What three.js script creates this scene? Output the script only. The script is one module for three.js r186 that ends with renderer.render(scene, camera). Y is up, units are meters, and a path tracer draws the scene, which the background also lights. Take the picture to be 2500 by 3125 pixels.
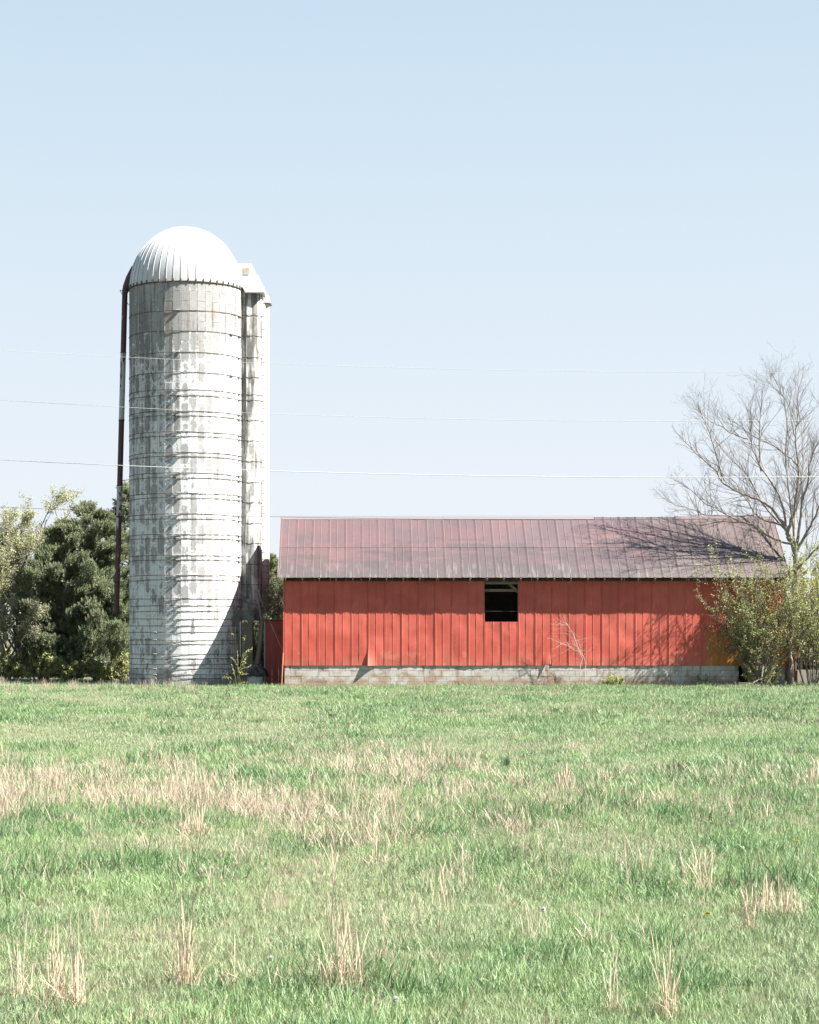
import * as THREE from 'three';
import { mergeGeometries } from 'three/addons/utils/BufferGeometryUtils.js';

// ---------------------------------------------------------------- camera, sky, sun, exposure
const F = 6300, HORIZON = 1942, CX = 1080, EYE = 1.85;          // lens measured on the 2500 x 3125 photograph
const scene = new THREE.Scene();
const camera = new THREE.PerspectiveCamera(2 * Math.atan(1562.5 / F) * 180 / Math.PI, 2500 / 3125, 0.5, 3000);
camera.position.set(0, EYE, 0);
camera.lookAt(0, EYE, -10);
camera.setViewOffset(2500, 3125, 1250 - CX, 1562.5 - HORIZON, 2500, 3125);   // rising lens: upright lines stay upright
const renderer = new THREE.WebGLRenderer({ antialias: true });
renderer.setSize(819, 1024);
renderer.toneMapping = THREE.LinearToneMapping;
const EXPOSURE = 4.4;                                          // exposed for the shade, as the washed-out photograph is
renderer.toneMappingExposure = EXPOSURE;
renderer.shadowMap.enabled = true;
renderer.shadowMap.type = THREE.PCFSoftShadowMap;

const SUN_AZ = 71 * Math.PI / 180, SUN_EL = 49 * Math.PI / 180;
const sunDir = new THREE.Vector3(Math.sin(SUN_AZ) * Math.cos(SUN_EL), Math.sin(SUN_EL), Math.cos(SUN_AZ) * Math.cos(SUN_EL));
{
  const W = 512, H = 256, d = new Float32Array(W * H * 4);
  const stops = [[-90, .62, .66, .70], [-3, .86, .91, .96], [0, .86, .91, .965], [4, .835, .897, .963], [9, .74, .848, .945], [17.5, .585, .745, .885], [40, .34, .56, .87], [90, .20, .42, .80]];
  for (let j = 0; j < H; j++) {
    const el = (j + .5) / H * 180 - 90;
    let k = 0; while (k < stops.length - 2 && el > stops[k + 1][0]) k++;
    const a = stops[k], b = stops[k + 1], t = Math.min(1, Math.max(0, (el - a[0]) / (b[0] - a[0])));
    for (let i = 0; i < W; i++) {
      const o = (j * W + i) * 4;
      for (let c = 0; c < 3; c++) d[o + c] = (a[c + 1] + (b[c + 1] - a[c + 1]) * t) / EXPOSURE;
      d[o + 3] = 1;
    }
  }
  const sky = new THREE.DataTexture(d, W, H, THREE.RGBAFormat, THREE.FloatType);
  sky.mapping = THREE.EquirectangularReflectionMapping;
  sky.magFilter = sky.minFilter = THREE.LinearFilter; sky.needsUpdate = true;
  scene.background = sky; scene.environment = sky;
}
const sun = new THREE.DirectionalLight(new THREE.Color().setRGB(1, .955, .88), 5);
sun.position.copy(sunDir).multiplyScalar(120).add(new THREE.Vector3(3, 0, -70));
sun.target.position.set(3, 0, -70); scene.add(sun, sun.target);
sun.castShadow = true; sun.shadow.mapSize.set(4096, 4096);
Object.assign(sun.shadow.camera, { left: -45, right: 45, top: 70, bottom: -70, near: 1, far: 320 });

// ---------------------------------------------------------------- helpers
const V = (x, y, z) => new THREE.Vector3(x, y, z);
const P = (px, py, depth) => V((px - CX) / F * depth, EYE + (HORIZON - py) / F * depth, -depth);   // photo measure -> place in metres
const groundDepth = py => EYE * F / (py - HORIZON);
function rngOf(a) { return () => { a |= 0; a = a + 0x6D2B79F5 | 0; let t = Math.imul(a ^ a >>> 15, 1 | a); t = t + Math.imul(t ^ t >>> 7, 61 | t) ^ t; return ((t ^ t >>> 14) >>> 0) / 4294967296; }; }
const lerp = (a, b, t) => a + (b - a) * t, clamp = (x, a = 0, b = 1) => Math.min(b, Math.max(a, x));
const smooth = (a, b, x) => { const t = clamp((x - a) / (b - a)); return t * t * (3 - 2 * t); };
function hash(x, y, s = 0) { let h = Math.imul(x | 0, 374761393) + Math.imul(y | 0, 668265263) + Math.imul(s | 0, 974634301); h = Math.imul(h ^ h >>> 13, 1274126177); h ^= h >>> 16; return (h >>> 0) / 4294967296; }
function noise(x, y, s = 0) {
  const xi = Math.floor(x), yi = Math.floor(y); let fx = x - xi, fy = y - yi; fx = fx * fx * (3 - 2 * fx); fy = fy * fy * (3 - 2 * fy);
  return lerp(lerp(hash(xi, yi, s), hash(xi + 1, yi, s), fx), lerp(hash(xi, yi + 1, s), hash(xi + 1, yi + 1, s), fx), fy);
}
function fbm(x, y, s = 0, o = 4) { let v = 0, a = .5, n = 0; for (let i = 0; i < o; i++) { v += a * noise(x, y, s + i * 17); n += a; a *= .5; x = x * 2.03 + 3.1; y = y * 2.03 + 7.7; } return v / n; }
const TONE = .62;                                     // all built surfaces share one reflectance scale
const toS = c => 255 * (c <= .0031308 ? 12.92 * c : 1.055 * Math.pow(c, 1 / 2.4) - .055);
function texture(w, h, fn, wrap = false) {           // fn(u, v) -> linear rgb
  const d = new Uint8Array(w * h * 4);
  for (let j = 0; j < h; j++) for (let i = 0; i < w; i++) {
    const c = fn((i + .5) / w, (j + .5) / h), o = (j * w + i) * 4;
    d[o] = toS(clamp(c[0] * TONE)); d[o + 1] = toS(clamp(c[1] * TONE)); d[o + 2] = toS(clamp(c[2] * TONE)); d[o + 3] = 255;
  }
  const t = new THREE.DataTexture(d, w, h); t.colorSpace = THREE.SRGBColorSpace; t.magFilter = THREE.LinearFilter; t.minFilter = THREE.LinearMipmapLinearFilter; t.generateMipmaps = true;
  if (wrap) t.wrapS = t.wrapT = THREE.RepeatWrapping;
  t.needsUpdate = true; return t;
}
const mix = (a, b, t) => [lerp(a[0], b[0], t), lerp(a[1], b[1], t), lerp(a[2], b[2], t)];
const mul = (a, k) => [a[0] * k, a[1] * k, a[2] * k];
const mat = (r, g, b, rough = .85, extra = {}) => new THREE.MeshStandardMaterial({ color: new THREE.Color().setRGB(r * TONE, g * TONE, b * TONE), roughness: rough, side: THREE.DoubleSide, ...extra });
const leafMat = (r, g, b, tr = .35) => new THREE.MeshPhysicalMaterial({ color: new THREE.Color().setRGB(r, g, b), roughness: .9, transmission: tr, thickness: 0, side: THREE.DoubleSide });

const taken = {};
function numbered(n) { taken[n] = (taken[n] ?? -1) + 1; return taken[n] ? `${n}_${String(taken[n]).padStart(3, '0')}` : n; }
function tag(o, label, category, group, kind) { o.userData.label = label; if (category) o.userData.category = category; if (group) o.userData.group = group; if (kind) o.userData.kind = kind; return o; }
function thing(name, label, category, pos = V(0, 0, 0), group) { const g = new THREE.Group(); g.name = numbered(name); g.position.copy(pos); scene.add(g); return tag(g, label, category, group); }
function part(name, geo, m, parent, kind) { const o = new THREE.Mesh(geo, m); o.name = name; o.castShadow = o.receiveShadow = true; if (kind) o.userData.kind = kind; parent.add(o); return o; }
function boxAt(w, h, d, x, y, z, rx = 0, ry = 0, rz = 0) { const g = new THREE.BoxGeometry(w, h, d); if (rx) g.rotateX(rx); if (ry) g.rotateY(ry); if (rz) g.rotateZ(rz); return g.translate(x, y, z); }
function bar(a, b, w, h) { const d = b.clone().sub(a), l = d.length(), g = new THREE.BoxGeometry(w, h, l); g.applyQuaternion(new THREE.Quaternion().setFromUnitVectors(V(0, 0, 1), d.normalize())); return g.translate((a.x + b.x) / 2, (a.y + b.y) / 2, (a.z + b.z) / 2); }

class Limbs {                                        // collects tapered tubes into one geometry
  constructor() { this.p = []; this.i = []; }
  tube(pts, radii, sides = 5) {
    const n = pts.length, base = this.p.length / 3; let ref = V(.31, .2, .93).normalize();
    for (let k = 0; k < n; k++) {
      const t = pts[Math.min(n - 1, k + 1)].clone().sub(pts[Math.max(0, k - 1)]).normalize();
      const a = ref.clone().sub(t.clone().multiplyScalar(ref.dot(t))).normalize(), b = t.clone().cross(a); ref = a;
      for (let s = 0; s < sides; s++) { const an = s / sides * Math.PI * 2, c = Math.cos(an) * radii[k], d = Math.sin(an) * radii[k]; this.p.push(pts[k].x + a.x * c + b.x * d, pts[k].y + a.y * c + b.y * d, pts[k].z + a.z * c + b.z * d); }
    }
    for (let k = 0; k < n - 1; k++) for (let s = 0; s < sides; s++) { const a = base + k * sides + s, b = base + k * sides + (s + 1) % sides, c = a + sides, d = b + sides; this.i.push(a, b, c, b, d, c); }
  }
  geo() { const g = new THREE.BufferGeometry(); g.setAttribute('position', new THREE.Float32BufferAttribute(this.p, 3)); g.setIndex(this.i); g.computeVertexNormals(); return g; }
}
// a branch that wanders, bends towards `up`, and forks; tips gets every fine twig end
function grow(L, rng, from, dir, len, r0, level, o, tips) {
  const n = Math.max(3, Math.round(o.seg ?? 5)), pts = [from.clone()], rad = [r0], d = dir.clone().normalize(), p = from.clone(), rEnd = Math.max(o.rMin, r0 * (level > 0 ? .42 : .25));
  for (let k = 1; k <= n; k++) {
    d.x += (rng() - .5) * o.wander; d.y += (rng() - .5) * o.wander + o.up; d.z += (rng() - .5) * o.wander; d.normalize();
    p.addScaledVector(d, len / n); pts.push(p.clone()); rad.push(lerp(r0, rEnd, k / n));
  }
  L.tube(pts, rad, level >= 2 ? 6 : level === 1 ? 4 : 3);
  if (tips && level <= (o.leafLevel ?? 0)) for (let k = 1; k <= n; k++) tips.push([pts[k].clone(), d.clone()]);
  if (level <= 0) return;
  const kids = Math.round(o.kids * (.7 + rng() * .6));
  for (let c = 0; c < kids; c++) {
    const t = (o.first ?? .25) + (1 - (o.first ?? .25)) * (c + rng()) / kids, k = Math.min(n - 1, Math.floor(t * n)), f = t * n - k;
    const at = pts[k].clone().lerp(pts[k + 1], f), base = pts[k + 1].clone().sub(pts[k]).normalize();
    const side = V(rng() - .5, (rng() - .5) * .7, rng() - .5).normalize(), dd = base.multiplyScalar(1 - o.spread).addScaledVector(side, o.spread);
    grow(L, rng, at, dd, len * o.ratio * (.6 + .6 * rng()) * (1 - t * .35), lerp(r0, rEnd, t) * .6, level - 1, o, tips);
  }
}
function leafGeo(l, w) { const g = new THREE.BufferGeometry(); g.setAttribute('position', new THREE.Float32BufferAttribute([0, 0, 0, w / 2, l * .45, l * .06, 0, l, 0, -w / 2, l * .45, l * .06], 3)); g.setIndex([0, 1, 2, 0, 2, 3]); g.computeVertexNormals(); return g; }
const UP = V(0, 1, 0), _m = new THREE.Matrix4(), _q = new THREE.Quaternion(), _s = V(1, 1, 1), _c = new THREE.Color();
function scatter(name, geo, m, list, parent) {       // list of [pos, quat, scale, rgb]
  const o = new THREE.InstancedMesh(geo, m, list.length); o.name = name; o.castShadow = o.receiveShadow = true; o.userData.kind = 'stuff';
  list.forEach(([p, q, s, c], i) => { _s.set(s, s, s); o.setMatrixAt(i, _m.compose(p, q, _s)); o.setColorAt(i, _c.setRGB(...c)); });
  parent.add(o); return o;
}
const randQ = rng => new THREE.Quaternion().setFromEuler(new THREE.Euler(rng() * 6.28, rng() * 6.28, rng() * 6.28));
function blockGeo(w, h, d, bev, uv) {               // front face set in from chamfered edges; z = 0 is the front
  const x = w / 2, y = h / 2, A = [[-x + bev, -y + bev, 0], [x - bev, -y + bev, 0], [x - bev, y - bev, 0], [-x + bev, y - bev, 0]], B = [[-x, -y, -bev], [x, -y, -bev], [x, y, -bev], [-x, y, -bev]], C = B.map(v => [v[0], v[1], -d]);
  const pos = [], uvs = [], quad = (a, b, c, e) => { for (const v of [a, b, c, a, c, e]) { pos.push(...v); const q = uv ? uv(v[0], v[1]) : [v[0], v[1]]; uvs.push(q[0], q[1]); } };
  quad(A[0], A[1], A[2], A[3]);
  for (let k = 0; k < 4; k++) { const l = (k + 1) % 4; quad(B[k], B[l], A[l], A[k]); quad(C[k], C[l], B[l], B[k]); }
  const g = new THREE.BufferGeometry(); g.setAttribute('position', new THREE.Float32BufferAttribute(pos, 3)); g.setAttribute('uv', new THREE.Float32BufferAttribute(uvs, 2)); g.computeVertexNormals(); return g;
}

// ---------------------------------------------------------------- ground
{
  const t = texture(512, 512, (u, v) => {
    const k = 8, n = (noise(u * k * 6 % 48, v * k * 6 % 48, 3) + noise(u * 200, v * 200, 5)) / 2, m = fbm(u * 6, v * 6, 9);
    return mix(mix([.075, .085, .03], [.16, .125, .07], smooth(.4, .62, m)), [.10, .14, .05], n * .5);
  }, true);
  t.repeat.set(110, 110);
  const g = new THREE.PlaneGeometry(1600, 1600).rotateX(-Math.PI / 2).translate(0, 0, -500);
  const o = part('ground', g, new THREE.MeshStandardMaterial({ map: t, roughness: 1 }), scene);
  tag(o, 'flat pasture soil under the grass, reaching back past the barn', null, null, 'structure');
}

// ---------------------------------------------------------------- barn
const BZ = -75, BX = -2.524, BL = 18.19, SILL = .80, EAVE_Y = 3.97, EAVE_Z = .37, RIDGE_Y = 6.33, RIDGE_Z = -2.70, PITCH = .6063;
const barn = thing('barn', 'long low barn with red ribbed metal siding and faded mauve metal roof', 'barn', V(BX, 0, BZ));
{
  const rng = rngOf(11);
  // red paint: chalky fading, scuffs, and the ochre stain low on the right behind the shrub
  const wallTex = texture(2048, 512, (u, v) => {
    const x = u * BL, y = v * 3.1, a = fbm(x * .9, y * 1.3, 21), s = fbm(x * 9, y * .5, 24, 3), f = fbm(x * 14, y * 14, 27, 2);
    let c = mix([.58, .092, .060], [.68, .128, .088], smooth(.3, .7, a));
    c = mul(c, (.88 + .14 * s + .1 * f) * (.96 + .1 * hash(Math.floor(x / PITCH), 2, 39)));
    const nail = [.35, 1.05, 1.75, 2.45].some(n => Math.abs(y - n) < .006) && Math.abs(((x + .008) % .1516) - .016) < .008; if (nail) c = mul(c, .45);
    const run = smooth(.66, .78, fbm(x * 16, y * .7, 29, 3)); c = mix(c, [.44, .12, .085], run * .35);
    const splash = smooth(.55, .8, fbm(x * 5, y * 6, 37, 3) + .45 * smooth(.45, .0, y) - .12); c = mix(c, [.42, .17, .11], splash * .4);
    const scuff = smooth(.70, .76, fbm(x * 2.6, y * 2.6, 31)) * smooth(1.0, .2, y); c = mix(c, [.66, .24, .17], scuff * .6);
    const o = smooth(15.2, 15.7, x + (fbm(x * 2, y * 2, 33) - .5) * 1.6) * smooth(1.05, .55, y - .25 + (fbm(x * 2.2, y * 2.4, 35) - .5) * 1.1 - (x > 17 ? .9 : 0));
    c = mix(c, mul([.42, .17, .02], .8 + .5 * f), o * .9);
    return c;
  });
  const wallMat = new THREE.MeshStandardMaterial({ map: wallTex, roughness: .62, side: THREE.DoubleSide });
  // profile of a five-ridge sheet: ridges at both edges and in the middle
  let RIB = .011;
  const ridge = (x, w) => { const k = d => Math.max(0, 1 - Math.abs(d) / .014); return RIB * Math.max(k(x - .016), k(x - .046), k(x - w + .016), k(x - w + .046) * .0, k(x - w / 2)); };
  const XS = w => [0, .004, .016, .031, .046, .060, .064, .15, .235, w / 2 - .019, w / 2 - .014, w / 2, w / 2 + .014, w / 2 + .019, .39, .47, w - .035, w - .030, w - .016, w - .002];
  function sheet(w, y0, y1, rows, disp, uv) {
    const xs = XS(w), pos = [], uvs = [], idx = [];
    for (let j = 0; j <= rows; j++) for (const x of xs) {
      const y = lerp(y0, y1, j / rows); let [dx, dy, dz] = disp(x, y);
      pos.push(x + dx, y + dy, ridge(x, w) + dz); uvs.push(...uv(x, y));
    }
    for (let j = 0; j < rows; j++) for (let i = 0; i < xs.length - 1; i++) { const a = j * xs.length + i, b = a + 1, c = a + xs.length, d = c + 1; idx.push(a, b, d, a, d, c); }
    const g = new THREE.BufferGeometry(); g.setAttribute('position', new THREE.Float32BufferAttribute(pos, 3)); g.setAttribute('uv', new THREE.Float32BufferAttribute(uvs, 2)); g.setIndex(idx); g.computeVertexNormals(); return g;
  }
  const TOP = 3.86, NP = 30;
  for (let i = 0; i < NP; i++) {
    const x0 = i * PITCH, open = i === 12 || i === 13, y1 = open ? 2.38 : TOP;
    const bottom = SILL - .015 + (rng() - .5) * .012;
    const g = sheet(PITCH, bottom, y1, 16, (x, y) => {
      const X = x0 + x, inner = smooth(.03, .15, x) * smooth(PITCH - .02, PITCH - .14, x);
      let z = (fbm(X * 1.7, y * 2.1, 41, 3) - .5) * .038 * inner + (fbm(X * 5, y * 6, 43, 2) - .5) * .014 * inner;
      let dx = (fbm(i * 7.3, y * 1.6, 45, 2) - .5) * .012, dy = 0;
      const low = clamp((1.45 - y) / .65);
      if (i === 5) z += .16 * low ** 1.6 * clamp(1 - x / .34) ** 1.5;                       // the flap that has torn free
      if (i === 15) { const k = clamp((1.15 - y) / .35) * clamp((x - .28) / .3); z += .12 * k; dy += .05 * k; dx -= .03 * k; }
      if (i === 10 || i === 11) z += .02 * clamp((1.0 - y) / .2) * (noise(X * 7, y * 9, 47) - .2);
      if (open) z += .012 * clamp((y - 2.2) / .18) * (noise(X * 8, 1, 49) - .3);
      return [dx, dy, z];
    }, (x, y) => [(x0 + x) / BL, (y - SILL) / 3.1]);
    const o = part('siding_panel', g, wallMat, barn); o.position.set(x0, 0, i % 2 ? .004 : 0);
    if (i === 5) o.userData.label = 'siding panel torn loose at its bottom corner';
    if (open) o.userData.label = 'short siding panel under the window opening';
  }
  // gable ends and rear wall, the same sheets
  const gTop = z => EAVE_Y - .12 + (RIDGE_Y - EAVE_Y) * (z > RIDGE_Z ? (-z + EAVE_Z) : (z + 2 * -RIDGE_Z + EAVE_Z)) / (EAVE_Z - RIDGE_Z);
  const D2 = 2 * -RIDGE_Z;
  for (const side of [0, 1]) for (let i = 0; i < 9; i++) {
    const w = D2 / 9, z0 = -i * w, g = sheet(w, SILL - .02, 1, 6, (x, y) => [0, (y - (SILL - .02)) / (1 - SILL + .02) * (gTop(z0 - x) - 1), (fbm(x * 2 + i, y * 9, 51) - .5) * .008], (x, y) => [((i * w + x) / BL + .2) % 1, y / 3]);
    const o = part('gable_panel', g, wallMat, barn); o.rotation.y = side ? Math.PI / 2 : -Math.PI / 2;
    if (side) { o.position.set(BL + .012, 0, -D2); o.position.z = -D2 + i * w; const p = g.attributes.position; for (let k = 0; k < p.count; k++) { const x = p.getX(k), t = (p.getY(k) - (SILL - .02)); const full = gTop(z0 - x) - (SILL - .02), nf = gTop(-D2 + i * w + (w - x)) - (SILL - .02); p.setY(k, SILL - .02 + t / full * nf); } o.position.z = -D2 + i * w + w; }
    else { o.position.set(-.012, 0, z0 - w); o.position.z = z0 - w; const p = g.attributes.position; for (let k = 0; k < p.count; k++) { const x = p.getX(k), t = p.getY(k) - (SILL - .02); const full = gTop(z0 - x) - (SILL - .02), nf = gTop(z0 - w + x) - (SILL - .02); p.setY(k, SILL - .02 + t / full * nf); } }
    g.computeVertexNormals();
  }
  const wood = mat(.30, .27, .235, .9), darkWood = mat(.26, .225, .185, .95);
  // rear wall boards, a few gaps between them let slits of daylight in
  for (let k = 0, y = .05; y < 3.8; k++) { const h = .235, gap = (y > 2.5 && y < 2.8) ? .003 : -.004; part('rear_board', boxAt(BL, h, .025, BL / 2, y + h / 2, -D2 + (k % 2) * .03), darkWood, barn); y += h + gap; }
  // timbers inside the opening
  part('tie_beam', boxAt(3.2, .095, .06, 5.0 + 12 * 0 + 2.9, 3.53, -.42), wood, barn);
  part('brace', bar(V(8.10, 3.86, -.36), V(8.62, 3.40, -.36), .05, .11), wood, barn);
  part('window_stud', boxAt(.07, 1.5, .09, 7.245, 3.11, -.10), wood, barn);
  part('window_stud', boxAt(.07, 1.5, .09, 8.525, 3.11, -.10), wood, barn);
  part('window_sill', boxAt(1.25, .05, .09, 7.885, 2.345, -.10), wood, barn);
  for (let k = 0; k < 9; k++) if (k !== 3) part('wall_post', boxAt(.12, 3.05, .12, k * 2.26 + .06, .8 + 1.52, -.14), darkWood, barn);
  part('wall_girt', boxAt(7.1, .1, .05, 3.55, 2.2, -.05), darkWood, barn);
  part('top_plate', boxAt(BL, .09, .12, BL / 2, 3.79, -.12), darkWood, barn);
  part('hay_rack', boxAt(4.2, .04, .6, 7.6, 1.9, -3.8, .5), darkWood, barn);
  // rafters with their weathered tails showing under the eave
  const slope = Math.atan2(RIDGE_Y - EAVE_Y, EAVE_Z - RIDGE_Z), rl = Math.hypot(RIDGE_Y - EAVE_Y, EAVE_Z - RIDGE_Z);
  for (let k = 0; k <= 30; k++) {
    const x = Math.min(BL - .03, k * .6075 + .06);
    part('rafter', bar(V(x, EAVE_Y - .075, EAVE_Z - .03), V(x, RIDGE_Y - .085, RIDGE_Z), .045, .10), wood, barn);
  }
  for (let k = 0; k <= 15; k++) part('rear_rafter', bar(V(Math.min(BL - .03, k * 1.215 + .06), EAVE_Y - .075, 2 * RIDGE_Z - EAVE_Z + .03), V(Math.min(BL - .03, k * 1.215 + .06), RIDGE_Y - .085, RIDGE_Z - .03), .045, .10), darkWood, barn);
  for (let k = 0; k < 6; k++) { const t = .06 + k * .17; part('purlin', boxAt(BL + .3, .024, .09, BL / 2, lerp(EAVE_Y, RIDGE_Y, t) - .022, lerp(EAVE_Z, RIDGE_Z, t), slope), darkWood, barn); }
  // roof: two courses of sheets each side of the ridge; mauve chalked paint, grey lichen and pale streaks
  RIB = .019;
  const RW = 18.52, RX = -.213;
  const roofTex = texture(2048, 512, (u, v) => {
    const x = u * RW, y = v * 3.9, a = fbm(x * .6, y * .8, 61), f = fbm(x * 12, y * 10, 63, 2), st = fbm(x * 10, y * .9, 65, 3);
    let c = mix([.148, .084, .087], [.124, .081, .087], smooth(.35, .65, a));
    c = mul(c, .86 + .18 * st + .1 * f);
    const band = fbm(x * .9 + 3, y * 5, 67, 4), wide = fbm(x * .28, y * .4, 69, 3);
    let g = smooth(.45, .66, band * .62 + wide * .24 + st * .14 + .13 * smooth(2.5, 1.1, y) - .10 * smooth(3.4, 2.2, x) - .22 * smooth(2.1, 3.0, y)) ;
    c = mix(c, mul([.068, .056, .057], .85 + .4 * f), g * .6);
    c = mul(c, .92 + .16 * hash(Math.floor(x / .605), y > 1.9 ? 1 : 0, 79));
    const foot = smooth(1.05, .2, y + (fbm(x * 1.5, y, 71) - .5) * .9); c = mix(c, mul([.096, .080, .079], .85 + .3 * f), foot * .75);
    const pale = smooth(.60, .72, fbm(x * 13, y * 1.5, 73, 4)) * smooth(1.2, .5, y); c = mix(c, [.20, .178, .162], pale * .6);
    const right = smooth(11.5, 15, x + (fbm(x, y, 75) - .5) * 4); c = mix(c, mul([.145, .112, .102], .8 + .4 * f), right * .6);
    const rust = smooth(.70, .8, fbm(x * 5, y * 2, 77)); c = mix(c, [.2, .11, .08], rust * .3);
    return c;
  });
  const roofMat = new THREE.MeshStandardMaterial({ map: roofTex, roughness: .55, metalness: 0, side: THREE.DoubleSide });
  const backRoof = mat(.17, .12, .125, .6);
  for (const back of [0, 1]) for (const course of [0, 1]) for (let i = 0; i < 31; i++) {
    const x0 = i * .605, w = i === 30 ? RW - 30 * .605 : .605; if (w < .1) continue;
    const s0 = course ? rl * .485 : 0, s1 = course ? rl + .0 : rl * .505;
    const g = sheet(.605, s0, s1, 5, (x, y) => [0, (y < .05 && !course ? (hash(i, 3) - .5) * .012 : 0), (fbm((x0 + x) * 1.6, y * 1.4, 81 + back) - .5) * .016], (x, y) => [(x0 + x) / RW, y / 3.9]);
    if (w < .6) g.scale(w / .605, 1, 1);
    const o = part('roof_sheet', g, back ? backRoof : roofMat, barn);
    if (!back) { o.position.set(RX + x0, EAVE_Y, EAVE_Z); o.rotation.x = slope - Math.PI / 2; }
    else { o.position.set(RX + x0 + w, EAVE_Y, 2 * RIDGE_Z - EAVE_Z); o.rotation.set(-(slope - Math.PI / 2), Math.PI, 0, 'YXZ'); o.rotation.set(slope - Math.PI / 2, Math.PI, 0, 'YXZ'); }
    o.translateZ((course ? .012 : .004) + (i % 2 ? .003 : 0));
  }
  const cap = (x0, x1, y, m) => { const s = new THREE.Shape(); s.moveTo(-.15, -.115); s.lineTo(0, .02); s.lineTo(.15, -.115); s.lineTo(.15, -.103); s.lineTo(0, .034); s.lineTo(-.15, -.103); const g = new THREE.ExtrudeGeometry(s, { depth: x1 - x0, bevelEnabled: false }); g.rotateY(Math.PI / 2); g.translate(x0, y, RIDGE_Z); return part('ridge_cap', g, m, barn); };
  const galv = mat(.20, .18, .19, .6);
  cap(RX, 5.9, RIDGE_Y + .02, galv); cap(5.88, 11.55, RIDGE_Y + .03, galv); cap(14.6, RX + RW, RIDGE_Y + .02, mat(.17, .12, .125, .6));
  part('corner_trim', boxAt(.05, TOP - SILL, .05, -.02, (TOP + SILL) / 2, .0), mat(.56, .12, .075, .6), barn);
  part('rake_trim', bar(V(RX - .008, EAVE_Y - .02, EAVE_Z - .02), V(RX - .008, RIDGE_Y - .03, RIDGE_Z), .018, .09), mat(.3, .2, .2, .7), barn);
  part('rake_trim', bar(V(RX + RW + .008, EAVE_Y - .02, EAVE_Z - .02), V(RX + RW + .008, RIDGE_Y - .03, RIDGE_Z), .018, .09), mat(.3, .2, .2, .7), barn);

  // block foundation: every block a piece, soil splashed up the lowest courses
  const blockTex = texture(2048, 256, (u, v) => {
    const x = u * 18, y = v * .84, f = fbm(x * 22, y * 22, 91, 2), a = fbm(x * 1.6, y * 4, 93), s = fbm(x * 5, y * 1.1, 95, 3);
    let c = mul([.62, .59, .54], .85 + .2 * f + .15 * (a - .5)); const bl = hash(Math.floor(x / .406), Math.floor(y / .2), 7); c = mul(c, .92 + .15 * bl);
    const soil = smooth(.1, .6, .74 - y * 1.25 + (fbm(x * 3, y * 5, 97) - .5) * 1.3); c = mix(c, mul([.40, .285, .19], .75 + .5 * f), soil * .85);
    const dark = smooth(.58, .7, s) * smooth(.2, .7, y + .25); c = mix(c, [.25, .22, .19], dark * .5);
    const rust = smooth(.68, .76, fbm(x * 4.3, y * .9, 99, 3)) * smooth(.15, .7, y); c = mix(c, [.30, .15, .07], rust * .7);
    return c;
  });
  const blockMat = new THREE.MeshStandardMaterial({ map: blockTex, roughness: .95 }), mortar = mat(.36, .325, .28, 1);
  const found = new THREE.Group(); found.name = 'foundation'; barn.add(found);
  const FL = 16.52, bw = .4065, bh = .203;
  part('mortar_core', boxAt(FL - .02, .79, .17, FL / 2, .385, -.14), mortar, found);
  for (let r = 0; r < 4; r++) {
    let x = r % 2 ? -bw / 2 : 0;
    while (x < FL - .01) {
      const a = Math.max(0, x), b = Math.min(FL, x + bw), w = b - a - .008; x += bw; if (w < .06) continue;
      const cx = (a + b) / 2, cy = r * bh + bh / 2 - .012;
      const g = blockGeo(w, bh - .008, .1, .004, (X, Y) => [(X + cx) / 18, (Y + cy) / .84]);
      const o = part('block', g, blockMat, found); o.position.set(cx, cy, -.028 + (hash(r, Math.round(cx * 9), 5) - .5) * .008);
    }
  }
  part('gable_foundation', boxAt(.2, .78, 4.9, .1, .39, -2.72), mortar, found);
  part('rear_foundation', boxAt(FL - .2, .78, .19, FL / 2 + .1, .39, -5.27), mortar, found);
  part('cross_foundation', boxAt(.2, .78, 4.9, FL - .1, .39, -2.72), mortar, found);
  part('corner_pier', boxAt(.3, .79, .3, BL - .16, .39, -.18), mortar, found);
}

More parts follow.
